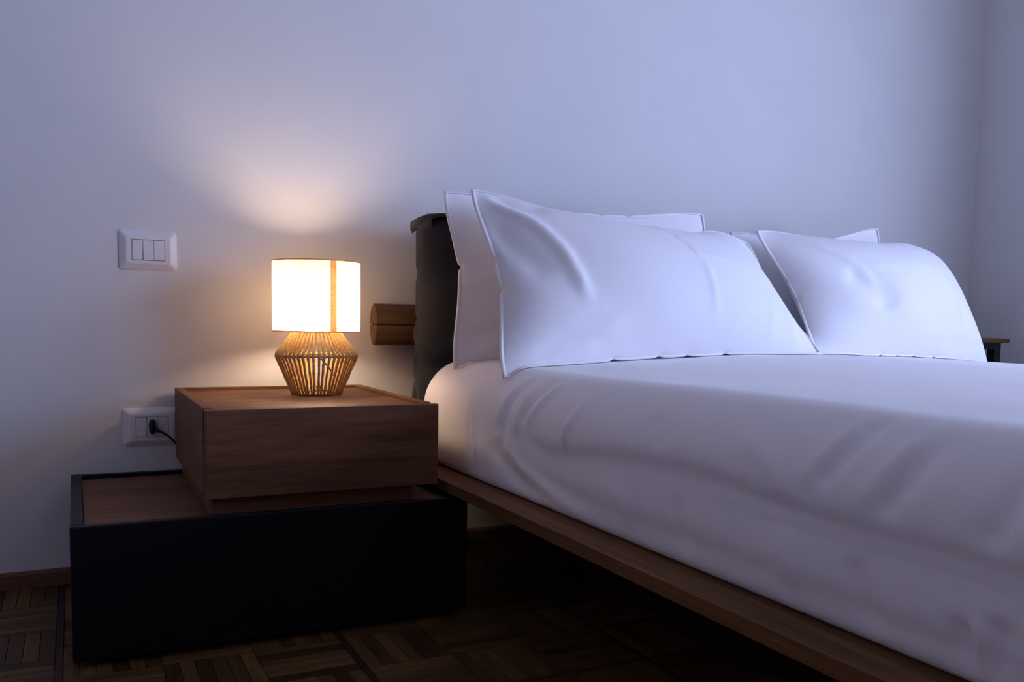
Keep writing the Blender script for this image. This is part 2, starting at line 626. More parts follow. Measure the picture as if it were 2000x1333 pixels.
# ------------------------------------------------------------------ upper wooden drawer box, standing on the low unit
UX0, UX1, UY0, UY1, UZ0, UZ1 = 0.2154, 0.6528, -0.5393, -0.016, 0.2722, 0.4313
up = thing('drawer_box', (0.434, -0.28, LZ1 - .009), 'brown wooden drawer box holding the lamp, standing on the black unit', 'nightstand')
box('drawer_front', UX0, UX1, UY0, UY0 + .017, UZ0, UZ1, M_WOOD, up, .0018, 3)
box('panel_gap_shade', UX0 + .006, UX0 + .019, UY0 + .0172, UY0 + .0418, UZ0, UZ1 - .001, M_UNDERLAY_SHADE, up, 0)  # dark filler in the panel gap, the gap's shade put into its colour
box('panel_gap_shade', UX1 - .019, UX1 - .006, UY0 + .0172, UY0 + .0418, UZ0, UZ1 - .001, M_UNDERLAY_SHADE, up, 0)
box('side_panel', UX0 + .001, UX0 + .019, UY0 + .042, UY1, UZ0, UZ1, M_WOOD_Y, up, .0012)
box('side_panel', UX1 - .019, UX1 - .001, UY0 + .042, UY1, UZ0, UZ1, M_WOOD_Y, up, .0012)
box('back_panel', UX0 + .0195, UX1 - .0195, UY1 - .016, UY1, UZ0, UZ1, M_WOOD, up, .0012)
TOPZ = UZ1 - .0065
box('top_panel', UX0 + .0195, UX1 - .0195, UY0 + .0172, UY1 - .0165, TOPZ - .016, TOPZ, M_WOOD, up, .0008)
box('bottom_panel', UX0 + .0195, UX1 - .0195, UY0 + .021, UY1 - .0165, UZ0 + .002, UZ0 + .016, M_WOOD, up, .0008)
box('plinth', UX0 + .012, UX1 - .045, UY0 + .022, UY1 - .03, LZ1 - .009, UZ0 + .0018, M_WOOD, up, .0008)


# ------------------------------------------------------------------ wall plates
def plate_body(cx, cz, hw, hh, d, root):
    """a soft-edged frame: outer rim at the wall, raised face, opening in the middle"""
    ow, oh = 0.03375, 0.0225
    rings = [(hw, hh, 0.0), (hw, hh, -0.0022), (hw - .003, hh - .003, -0.0040), (hw - .013, hh - .012, -d + .0006),
             (hw - .0155, hh - .0145, -d), (ow + .0008, oh + .0008, -d), (ow + .0005, oh + .0005, -d + .004)]
    verts, faces = [], []
    nseg = 8
    for (a, b, y) in rings:
        rad = 0.006 if a > 0.04 else 0.0005
        for (sx, sz, st) in ((1, 1, 0), (-1, 1, 90), (-1, -1, 180), (1, -1, 270)):
            for k in range(nseg + 1):
                t = math.radians(st + 90 * k / nseg)
                verts.append((cx + sx * (a - rad) + rad * math.cos(t), y, cz + sz * (b - rad) + rad * math.sin(t)))
    n = 4 * (nseg + 1)
    for i in range(len(rings) - 1):
        for k in range(n):
            faces.append((i * n + k, i * n + (k + 1) % n, (i + 1) * n + (k + 1) % n, (i + 1) * n + k))
    o = mesh_obj('cover_plate', verts, faces, M_PLASTIC, root, False)
    box('back_frame', cx - .034, cx + .034, -.0045, -.0005, cz - .0228, cz + .0228, M_GAP, root, 0)
    return o


SW = (0.1668, 0.7386)
sw = thing('light_switch', (SW[0], 0, SW[1] - .043), 'white three-gang wall switch plate to the left above the lamp', 'switch')
plate_body(SW[0], SW[1], .060, .043, .0095, sw)
for k in range(3):
    xa = SW[0] - .03375 + k * .0225
    z0, z1 = SW[1] - .0222, SW[1] + .0222
    if k == 1:      # the middle rocker tips outwards
        v = [(xa + .0004, -.004, z0), (xa + .0221, -.004, z0), (xa + .0221, -.004, z1), (xa + .0004, -.004, z1),
             (xa + .0004, -.0118, z0), (xa + .0221, -.0118, z0), (xa + .0221, -.0096, z1), (xa + .0004, -.0096, z1)]
        mesh_obj('rocker', v, [(0, 1, 2, 3), (4, 7, 6, 5), (0, 4, 5, 1), (1, 5, 6, 2), (2, 6, 7, 3), (3, 7, 4, 0)], M_PLASTIC, sw)
    else:
        box('blank_module', xa + .0004, xa + .0221, -.0096, -.004, z0, z1, M_PLASTIC, sw, .0006)

SK = (0.1684, 0.3423)
sk = thing('wall_socket', (SK[0], 0, SK[1] - .043), 'white wall socket plate with a black plug in it, beside the wooden drawer box', 'socket')
plate_body(SK[0], SK[1], .060, .043, .0095, sk)
for k in range(3):
    xa = SK[0] - .03375 + k * .0225
    box('socket_module' if k == 1 else 'blank_module', xa + .0004, xa + .0221, -.0092 if k == 1 else -.0096, -.004,
        SK[1] - .0222, SK[1] + .0222, M_PLASTIC, sk, .0006)

# plug and cable of the lamp
pg = thing('power_cable', (SK[0], -.0092, SK[1]), 'black lamp cable with flat plug, pushed into the lower wall socket', 'cable')
pz = SK[1] + .001
verts, faces = [], []
prof = [(0.0072, 0.0165, -.0093), (0.0076, 0.0170, -.0105), (0.0076, 0.0170, -.020), (0.0062, 0.0152, -.0235), (0.004, 0.012, -.0245)]
n = 28
for (a, b, y) in prof:
    for k in range(n):
        t = 2 * math.pi * k / n
        c, s = math.cos(t), math.sin(t)
        verts.append((SK[0] + a * math.copysign(abs(c) ** .7, c), y, pz + b * math.copysign(abs(s) ** .85, s)))
for i in range(len(prof) - 1):
    for k in range(n):
        faces.append((i * n + k, i * n + (k + 1) % n, (i + 1) * n + (k + 1) % n, (i + 1) * n + k))
faces.append(tuple((len(prof) - 1) * n + k for k in range(n)))
faces.append(tuple(reversed(range(n))))
mesh_obj('plug', verts, faces, M_CABLE, pg, True)


def bez(p, n=16):
    P = [Vector(q) for q in p]
    out = []
    for i in range(n + 1):
        t = i / n
        out.append(P[0] * (1 - t) ** 3 + P[1] * 3 * t * (1 - t) ** 2 + P[2] * 3 * t * t * (1 - t) + P[3] * t ** 3)
    return out


cb = bez([(SK[0] + .005, -.018, pz - .006), (SK[0] + .022, -.024, pz - .014), (SK[0] + .045, -.022, pz - .024), (SK[0] + .060, -.008, pz - .062)], 20)
tube('strain_relief', cb[:6], [.0042, .0040, .0036, .0032, .0030, .0028], M_CABLE, pg, 10)
cb2 = cb + bez([cb[-1], (SK[0] + .075, -.0065, .22), (.32, -.0065, .16), (.46, -.0065, .20)], 14)[1:] \
    + bez([(.46, -.0065, .20), (.52, -.0065, .23), (.50, -.0065, .36), (.499, -.0065, .415)], 14)[1:]
tube('cable', cb2, .0024, M_CABLE, pg, 8)

# ------------------------------------------------------------------ table lamp
LC = (0.497, -0.195)
lz = TOPZ
lamp = thing('table_lamp', (LC[0], LC[1], lz), 'lit table lamp with linen drum shade and jute string base on the drawer box', 'lamp')
R_T, R_M, R_B = 0.043, 0.086, 0.051
Z_T, Z_M, Z_B = 0.572, 0.5125, lz + .004
for nm, r, z, rr in (('bottom_ring', R_B, Z_B, .0038), ('middle_ring', R_M, Z_M, .0032), ('top_ring', R_T, Z_T, .003)):
    pts = [(LC[0] + r * math.cos(a), LC[1] + r * math.sin(a), z) for a in np.linspace(0, 2 * math.pi, 97)[:-1]]
    tube(nm, pts, rr, M_JUTE, lamp, 8, 1.3, True)
NC = 50
rc = 0.0031
for k in range(NC):
    j = random.uniform(-.010, .010)
    a = 2 * math.pi * k / NC + j
    a2 = a + random.uniform(-.02, .02)
    a3 = a + random.uniform(-.02, .02)
    pts = []
    rr = []
    for i in range(25):
        t = i / 24
        if t < .40:
            q = t / .40
            r, z, aa = R_T + .002 + (R_M + .0015 - R_T) * q, Z_T + (Z_M - Z_T) * q, a2 + (a - a2) * q
        else:
            q = (t - .40) / .60
            r, z, aa = R_M + .0035 + (R_B - R_M - .0005) * q, Z_M + (Z_B + .001 - Z_M) * q, a + (a3 - a) * q
        pts.append((LC[0] + r * math.cos(aa), LC[1] + r * math.sin(aa), z))
        rr.append(rc * random.uniform(.9, 1.1) * (0.85 if t < .15 else (1.0 if t < .5 else .86)))
    tube('jute_cord', pts, rr, M_JUTE, lamp, 6, 1.1)
# base disc, stem, bulb socket, bulb
lathe('base_disc', [(0.0001, lz + .0005), (.049, lz + .0005), (.049, lz + .004), (.0001, lz + .004)], LC, M_METAL, lamp, 48)
tube('inner_wire', [(LC[0] + .0, LC[1] - .040, Z_M - .006), (LC[0] + .018, LC[1] - .036, Z_M - .026), (LC[0] + .034, LC[1] - .024, Z_M - .048), (LC[0] + .030, LC[1], Z_B + .004), (LC[0] + .004, LC[1] + .046, lz + .0065)], .0018, M_CABLE, lamp, 8)
tube('power_cord', [(.499, -.0065, .4155), (.499, -.0075, .430)] + bez([(.499, -.0085, .4355), (.499, -.028, .4365), (.499, -.045, TOPZ + .0028), (.499, -.146, TOPZ + .0028)], 12), .0024, M_CABLE, lamp, 8)
lathe('bulb_socket', [(.0001, Z_T - .004), (.016, Z_T - .004), (.016, Z_T + .022), (.0001, Z_T + .022)], LC, M_CABLE, lamp, 32)
for a in range(3):
    t = a * 2 * math.pi / 3 + .4
    tube('spider_arm', [(LC[0] + .015 * math.cos(t), LC[1] + .015 * math.sin(t), Z_T), (LC[0] + .092 * math.cos(t), LC[1] + .092 * math.sin(t), Z_T + .001)], .0014, M_METAL, lamp, 6)
BZ = 0.618
bp = [(.010, Z_T + .022), (.011, BZ - .030), (.020, BZ - .016)] + [(.033 * math.cos(t), BZ + .033 * math.sin(t)) for t in np.linspace(-.4, math.pi / 2 - .02, 12)]
lathe('bulb', bp, LC, M_BULB, lamp, 32)
SR, SZ0, SZ1 = 0.0955, 0.5655, 0.7180
sh = lathe('lamp_shade', [(SR, SZ0), (SR, SZ0 + .05), (SR, SZ0 + .1), (SR, SZ1)], LC, M_LINEN, lamp, 96)
for z in (SZ0, SZ1):
    pts = [(LC[0] + SR * math.cos(a), LC[1] + SR * math.sin(a), z) for a in np.linspace(0, 2 * math.pi, 97)[:-1]]
    tube('rim', pts, .0013, M_LINEN2, sh, 6, None, True)
# overlapped seam of the shade, facing the room
a0 = math.atan2(CAM.y - LC[1], CAM.x - LC[0]) + math.radians(21.5)
V, Fc = [], []
for i in range(7):
    a = a0 + math.radians(-4.2 + 8.4 * i / 6)
    for z in np.linspace(SZ0 + .0005, SZ1 - .0005, 9):
        V.append((LC[0] + (SR + .0009) * math.cos(a), LC[1] + (SR + .0009) * math.sin(a), float(z)))
for i in range(6):
    for j in range(8):
        Fc.append((i * 9 + j, (i + 1) * 9 + j, (i + 1) * 9 + j + 1, i * 9 + j + 1))
mesh_obj('seam', V, Fc, M_LINEN2, sh, True)

# ------------------------------------------------------------------ bed
BX0, BX1, BY0, BY1 = 0.678, 2.43, -2.22, -0.10
bed = thing('bed', (1.55, -1.16, 0), 'low wooden double bed with a charcoal velvet headboard', 'bed')
box('side_rail', BX0, BX0 + .13, BY0, BY1, .2495, .2715, M_RAIL, bed, .0015)
box('side_rail', BX1 - .13, BX1, BY0, BY1, .2495, .2715, M_RAIL, bed, .0015)
box('end_rail', BX0 + .1305, BX1 - .1305, BY0, BY0 + .13, .2495, .2715, M_WOOD, bed, .0015)
box('end_rail', BX0 + .1305, BX1 - .1305, BY1 - .13, BY1, .2495, .2715, M_WOOD, bed, .0015)
for k in range(9):
    ya = BY0 + .16 + k * .195
    box('slat', BX0 + .06, BX1 - .06, ya, ya + .09, .2365, .2490, M_WOOD, bed, .001)
box('plinth', BX0 + .48, BX1 - .35, BY0 + .35, BY1 - .02, 0, .2360, M_BLACK, bed, .002)  # unseen block added to keep light from passing under the bed
# oval oak bar carrying the headboard cushion: two halves with a groove between
for top in (1, 0):
    n = 14
    V, Fc = [], []
    zc, yc, hh, hd = .5815, -.052, .0495, .024
    sect = []
    for k in range(n + 1):
        t = math.pi * k / n
        z = zc + hh * math.sin(t) ** 0.9 * (1 if top else -1) + (.0016 if top else -.0016)
        sect.append((yc + hd * math.cos(t), z))
    xs = [.6715, .6735, 2.43, 2.432]
    for i, x in enumerate(xs):
        sc = .93 if i in (0, 3) else 1.0
        for (y, z) in sect:
            V.append((x, yc + (y - yc) * sc, zc + (z - zc) * sc))
    m = n + 1
    for i in range(3):
        for k in range(n):
            Fc.append((i * m + k, i * m + k + 1, (i + 1) * m + k + 1, (i + 1) * m + k))
        Fc.append((i * m + n, i * m, (i + 1) * m, (i + 1) * m + n))
    Fc.append(tuple(range(m)))
    Fc.append(tuple(reversed(range(3 * m, 4 * m))))
    mesh_obj('headboard_bar', V, Fc, M_BAR, bed, False)


box('bar_groove_shade', .6745, 2.429, -.069, -.032, .5785, .5845, M_UNDERLAY_SHADE, bed, 0)  # recessed filler coloured dark to stand for shade in the groove


# --- soft shapes
def smoothnoise(P, seed, freq):
    """cheap smooth 3D noise from a few sines"""
    rs = np.random.RandomState(seed)
    out = np.zeros(len(P))
    for i in range(9):
        d = rs.normal(size=3)
        d /= np.linalg.norm(d)
        f = freq * rs.uniform(.6, 1.8)
        out += np.sin(P @ d * f + rs.uniform(0, 6.28)) / 9 * 1.6
    return out


def seg_dist(Q, poly):
    """signed distance of 2D points to a polyline (sign from the side), plus parameter 0..1"""
    poly = np.array(poly, float)
    best = np.full(len(Q), 1e9)
    sgn = np.ones(len(Q))
    par = np.zeros(len(Q))
    m = len(poly) - 1
    for i in range(m):
        a, b = poly[i], poly[i + 1]
        ab = b - a
        t = np.clip(((Q - a) @ ab) / (ab @ ab), 0, 1)
        d = Q - (a + t[:, None] * ab)
        dd = np.linalg.norm(d, axis=1)
        s = np.sign(ab[0] * d[:, 1] - ab[1] * d[:, 0])
        w_ = dd < best
        best[w_] = dd[w_]
        sgn[w_] = s[w_]
        par[w_] = (i + t[w_]) / m
    return best * sgn, par


def box_grid(x0, x1, y0, y1, z0, z1, nx, ny, nz):
    """closed grid box surface"""
    X, Y, Z = np.linspace(x0, x1, nx + 1), np.linspace(y0, y1, ny + 1), np.linspace(z0, z1, nz + 1)
    idx, verts, faces = {}, [], []

    def vid(i, j, k):
        key = (i, j, k)
        if key not in idx:
            idx[key] = len(verts)
            verts.append((X[i], Y[j], Z[k]))
        return idx[key]
    for i in range(nx):
        for j in range(ny):
            faces.append((vid(i, j, nz), vid(i + 1, j, nz), vid(i + 1, j + 1, nz), vid(i, j + 1, nz)))
            faces.append((vid(i, j, 0), vid(i, j + 1, 0), vid(i + 1, j + 1, 0), vid(i + 1, j, 0)))
    for j in range(ny):
        for k in range(nz):
            faces.append((vid(0, j, k), vid(0, j, k + 1), vid(0, j + 1, k + 1), vid(0, j + 1, k)))
            faces.append((vid(nx, j, k), vid(nx, j + 1, k), vid(nx, j + 1, k + 1), vid(nx, j, k + 1)))
    for i in range(nx):
        for k in range(nz):
            faces.append((vid(i, 0, k), vid(i + 1, 0, k), vid(i + 1, 0, k + 1), vid(i, 0, k + 1)))
            faces.append((vid(i, ny, k), vid(i, ny, k + 1), vid(i + 1, ny, k + 1), vid(i + 1, ny, k)))
    return np.array(verts), faces


def normals_of(P, faces):
    f = np.array(faces)
    a, b, c, d = P[f[:, 0]], P[f[:, 1]], P[f[:, 2]], P[f[:, 3]]
    n = np.cross(c - a, d - b)
    N = np.zeros_like(P)
    for k in range(4):
        np.add.at(N, f[:, k], n)
    return N / (np.linalg.norm(N, axis=1)[:, None] + 1e-12)


# --- headboard cushion
P, Fc = box_grid(.757, 2.26, -.196, -.085, .275, .843, 60, 14, 44)
lo_, hi_ = np.array([.757, -.196, .275]), np.array([2.26, -.085, .843])
r = .045
inner = np.clip(P, lo_ + r, hi_ - r)
d = P - inner
P = inner + d / (np.linalg.norm(d, axis=1)[:, None] + 1e-12) * r * (np.linalg.norm(d, axis=1) > 1e-9)[:, None]
N = normals_of(P, Fc)
disp = .005 * smoothnoise(P, 3, 14) + .003 * smoothnoise(P, 4, 40)
YZ = P[:, 1:3]
side = np.clip((.86 - P[:, 0]) / .06, 0, 1)
for poly, amp, wd in (([(-.09, .545), (-.15, .50), (-.24, .47)], -.012, .010), ([(-.10, .60), (-.17, .57), (-.23, .585)], -.006, .012),
                      ([(-.085, .845), (-.14, .832), (-.20, .845)], -.010, .007), ([(-.10, .70), (-.16, .72)], -.004, .012),
                      ([(-.09, .48), (-.14, .42), (-.16, .36)], -.006, .012)):
    dd, pr = seg_dist(YZ, poly)
    disp += side * amp * np.exp(-(dd / wd) ** 2)
P = P + N * disp[:, None]
P[:, 0] -= .012 * np.clip((.62 - P[:, 2]) / .3, 0, 1) * (P[:, 0] < 1.0)
# the cover folds over at the upper corner
k_ = np.exp(-((P[:, 2] - .850) / .02) ** 2) * (P[:, 0] < .80) * np.clip((P[:, 1] + .16) / .05, 0, 1)
P[:, 0] -= .008 * k_
hb = mesh_obj('headboard_cushion', P.tolist(), Fc, M_VELVET, bed, True)
fl = [(.7535, -.083, .820), (.7530, -.085, .838), (.775, -.088, .848), (.85, -.09, .849), (1.2, -.09, .848), (2.24, -.09, .846)]
V, Fc = [], []
for i, (x, y, z) in enumerate(fl):
    V += [(x, y - .004, z - .006), (x + .003, y - .05, z + .0005), (x + .012, y - .115, z - .004), (x + .012, y - .115, z - .010), (x + .004, y - .05, z - .008), (x + .006, y - .002, z - .016)]
for i in range(len(fl) - 1):
    for k in range(6):
        Fc.append((i * 6 + k, i * 6 + (k + 1) % 6, (i + 1) * 6 + (k + 1) % 6, (i + 1) * 6 + k))
Fc += [tuple(reversed(range(6))), tuple(range(30, 36))]
mesh_obj('headboard_flap', V, Fc, M_VELVET, bed, True)

# --- mattress under a white cover
MX0, MX1, MY0, MY1, MZ0, MZ1 = 0.734, 2.368, -2.16, -0.212, 0.272, 0.501
P, Fc = box_grid(MX0, MX1, MY0, MY1, MZ0, MZ1, 180, 240, 34)
r = .100
RV = np.array([r, .030, r])
inner = np.stack([np.clip(P[:, 0], MX0 + r, MX1 - r), np.clip(P[:, 1], MY0 + RV[1], MY1 - RV[1]), np.minimum(P[:, 2], MZ1 - r)], 1)
d = (P - inner) / RV
ln = np.linalg.norm(d, axis=1)
surf = ln > 1e-9
bottom = (P[:, 2] < MZ0 + 1e-6)
Pn = inner + d / (ln[:, None] + 1e-12) * RV
inside_bottom = bottom & (ln < .999) & ~((np.abs(P[:, 0] - MX0) < 1e-6) | (np.abs(P[:, 0] - MX1) < 1e-6) | (np.abs(P[:, 1] - MY0) < 1e-6) | (np.abs(P[:, 1] - MY1) < 1e-6))
Pn[inside_bottom] = P[inside_bottom]
P = np.where(surf[:, None], Pn, P)
hfrac = (P[:, 2] - MZ0) / (MZ1 - MZ0)
u = (P[:, 0] - 1.551) / .80
P[:, 2] += .025 * np.clip(1 - u ** 2, 0, 1) * np.clip(hfrac, 0, 1) * (~bottom)
N = normals_of(P, Fc)
lower = np.clip(hfrac * 6, 0, 1)
disp = .004 * smoothnoise(P, 11, 5) + .0016 * smoothnoise(P, 12, 16) + .0007 * smoothnoise(P, 13, 45)
YZ = P[:, 1:3]
side = np.clip((.90 - P[:, 0]) / .08, 0, 1)


def crease(poly, amp, wd, mode='g'):
    dd, pr = seg_dist(YZ, poly)
    fade = np.clip(np.minimum(pr, 1 - pr) * 6, 0, 1) if mode != 's' else np.clip(np.minimum(pr + .02, 1.02 - pr) * 10, 0, 1)
    if mode == 'g':
        return side * fade * amp * np.exp(-(dd / wd) ** 2)
    return side * fade * amp * np.tanh(dd / wd) * np.exp(-(dd / .05) ** 2)


# long soft step where the upper cover ends, and the hem line beneath it
disp += crease([(-.78, .395), (-.842, .380), (-1.04, .402), (-1.201, .411), (-1.294, .406), (-1.416, .398), (-1.515, .394), (-1.7, .394), (-2.1, .395)], -.0036, .010, 's')
disp += crease([(-1.24, .388), (-1.314, .384), (-1.476, .379), (-1.565, .380), (-1.75, .380)], .0014, .0040)
disp += crease([(-.68, .372), (-.717, .360), (-.798, .335), (-1.015, .323), (-1.28, .322), (-1.451, .317), (-1.75, .306)], -.0022, .010, 's')
for poly, amp, wd in (([(-.516, .455), (-.522, .41), (-.533, .366), (-.555, .312)], .0040, .007), ([(-.500, .45), (-.510, .37), (-.528, .312)], -.0035, .008),
                      ([(-.665, .495), (-.639, .399), (-.652, .361)], .0038, .009), ([(-.690, .49), (-.668, .40), (-.675, .35)], -.0035, .010),
                      ([(-.735, .492), (-.716, .388)], .0035, .009), ([(-.815, .496), (-.756, .412)], .0035, .011), ([(-.775, .49), (-.735, .41)], -.003, .010),
                      ([(-.925, .480), (-.893, .395)], .0030, .012), ([(-.905, .44), (-.90, .38)], .0025, .006),
                      ([(-.640, .385), (-.75, .335), (-.89, .298), (-1.0, .28)], .0045, .013), ([(-.60, .36), (-.70, .315), (-.83, .282)], -.004, .014),
                      ([(-1.485, .500), (-1.444, .420)], -.0035, .014), ([(-1.46, .49), (-1.42, .42)], .0025, .012),
                      ([(-1.570, .492), (-1.533, .405)], -.0045, .013), ([(-1.545, .49), (-1.505, .41)], .003, .012),
                      ([(-1.68, .48), (-1.644, .400)], -.0045, .014), ([(-1.630, .335), (-1.630, .272)], -.006, .011), ([(-1.664, .345), (-1.662, .28)], -.005, .012),
                      ([(-1.646, .34), (-1.648, .272)], .004, .009), ([(-1.30, .46), (-1.36, .44), (-1.42, .40)], .002, .012),
                      ([(-1.12, .47), (-1.16, .42)], -.0022, .02), ([(-1.05, .36), (-1.10, .30)], .0025, .013), ([(-1.2, .37), (-1.23, .29)], -.002, .014),
                      ([(-1.4, .37), (-1.42, .30)], .0025, .015), ([(-1.5, .36), (-1.53, .285)], -.003, .015)):
    disp += crease(poly, amp * 1.4, wd)
P = P + N * (disp * lower * (~bottom))[:, None]
P[:, 0] -= .004 * np.sin(np.clip((P[:, 2] - MZ0) / .14, 0, 1) * math.pi) * (P[:, 0] < .8)
_top = (P[:, 2] > .44)
_gx = np.linspace(MX0, MX1, 110)
_gy = np.linspace(-1.0, MY1, 54)
_H = np.full((110, 54), .40)
_i = np.clip(((P[:, 0] - MX0) / (MX1 - MX0) * 109).round().astype(int), 0, 109)
_j = np.clip(((P[:, 1] + 1.0) / (MY1 + 1.0) * 53).round().astype(int), 0, 53)
np.maximum.at(_H, (_i[_top], _j[_top]), P[_top, 2])


def mattress_height(x, y):
    fx = np.clip((x - MX0) / (MX1 - MX0) * 109, 0, 108.999)
    fy = np.clip((y + 1.0) / (MY1 + 1.0) * 53, 0, 52.999)
    i, j = fx.astype(int), fy.astype(int)
    a, b = fx - i, fy - j
    h = _H[i, j] * (1 - a) * (1 - b) + _H[i + 1, j] * a * (1 - b) + _H[i, j + 1] * (1 - a) * b + _H[i + 1, j + 1] * a * b
    return np.where((x < MX0) | (x > MX1), .40, h)


_t = np.exp(-np.clip(P[:, 2] - MZ0, 0, 1) / .006)
P[:, 0] += .014 * _t * (P[:, 0] < .80) - .014 * _t * (P[:, 0] > 2.30)
sheet = thing('mattress', (1.55, -1.19, .2715), 'thick mattress in a smooth white cotton cover lying on the bed', 'mattress')
mesh_obj('fitted_cover', P.tolist(), Fc, M_SHEET, sheet, True)


# ------------------------------------------------------------------ pillows
def inflate(L, H, nu, nv, thick, seed, steps=260):
    """two rectangular cloth sheets sewn along the rim and gently blown up (position based cloth)"""
    rs = np.random.RandomState(seed)
    x = np.linspace(-L / 2, L / 2, nu + 1)
    y = np.linspace(-H / 2, H / 2, nv + 1)
    Xg, Yg = np.meshgrid(x, y)
    sh_ = np.stack([Xg, Yg, np.zeros_like(Xg)], 2)
    bump = np.sin(np.pi * (Xg / L + .5)) * np.sin(np.pi * (Yg / H + .5))
    A = sh_.copy()
    B = sh_.copy()
    A[..., 2] = .02 * bump * (1 + .5 * rs.uniform(-1, 1, Xg.shape))
    B[..., 2] = -.02 * bump * (1 + .5 * rs.uniform(-1, 1, Xg.shape))
    dx, dy = L / nu, H / nv
    dg = math.hypot(dx, dy)
    VA, VB = np.zeros_like(A), np.zeros_like(B)

    def con(p, q, rest, k):
        dlt = q - p
        ln_ = np.linalg.norm(dlt, axis=-1, keepdims=True) + 1e-9
        c = dlt * (k * .5 * (ln_ - rest) / ln_)
        return c

    def relax(G):
        for s in (0, 1):
            c = con(G[:, s:-1:2], G[:, s + 1::2], dx, 1.0)
            G[:, s:-1:2] += c
            G[:, s + 1::2] -= c
            c = con(G[s:-1:2], G[s + 1::2], dy, 1.0)
            G[s:-1:2] += c
            G[s + 1::2] -= c
        for s in (0, 1):
            c = con(G[s:-1:2, :-1], G[s + 1::2, 1:], dg, .25)
            G[s:-1:2, :-1] += c * .5
            G[s + 1::2, 1:] -= c * .5
            c = con(G[s:-1:2, 1:], G[s + 1::2, :-1], dg, .25)
            G[s:-1:2, 1:] += c * .5
            G[s + 1::2, :-1] -= c * .5
        # light bending resistance
        lap = np.zeros_like(G)
        lap[1:-1, 1:-1] = (G[1:-1, :-2] + G[1:-1, 2:] + G[:-2, 1:-1] + G[2:, 1:-1]) / 4 - G[1:-1, 1:-1]
        G += lap * .10

    def nrm(G, s):
        gx = np.gradient(G, axis=1)
        gy = np.gradient(G, axis=0)
        n_ = np.cross(gx, gy) * s
        return n_ / (np.linalg.norm(n_, axis=2, keepdims=True) + 1e-9)
    for it in range(steps):
        cur = A[..., 2].max() - B[..., 2].min()
        p_ = .0016 * max(0.0, (thick - cur) / thick) + .00012
        A0, B0 = A.copy(), B.copy()
        A += VA * .92 + nrm(A, 1) * p_
        B += VB * .92 + nrm(B, -1) * p_
        for _ in range(5):
            relax(A)
            relax(B)
            for sl in ((0, slice(None)), (-1, slice(None)), (slice(None), 0), (slice(None), -1)):
                m_ = (A[sl] + B[sl]) / 2
                A[sl] = m_
                B[sl] = m_
        VA, VB = A - A0, B - B0
    return A, B


NU, NV = 64, 42
SHAPES = [inflate(.80, .50, NU, NV, .150, 1), inflate(.80, .50, NU, NV, .135, 5)]


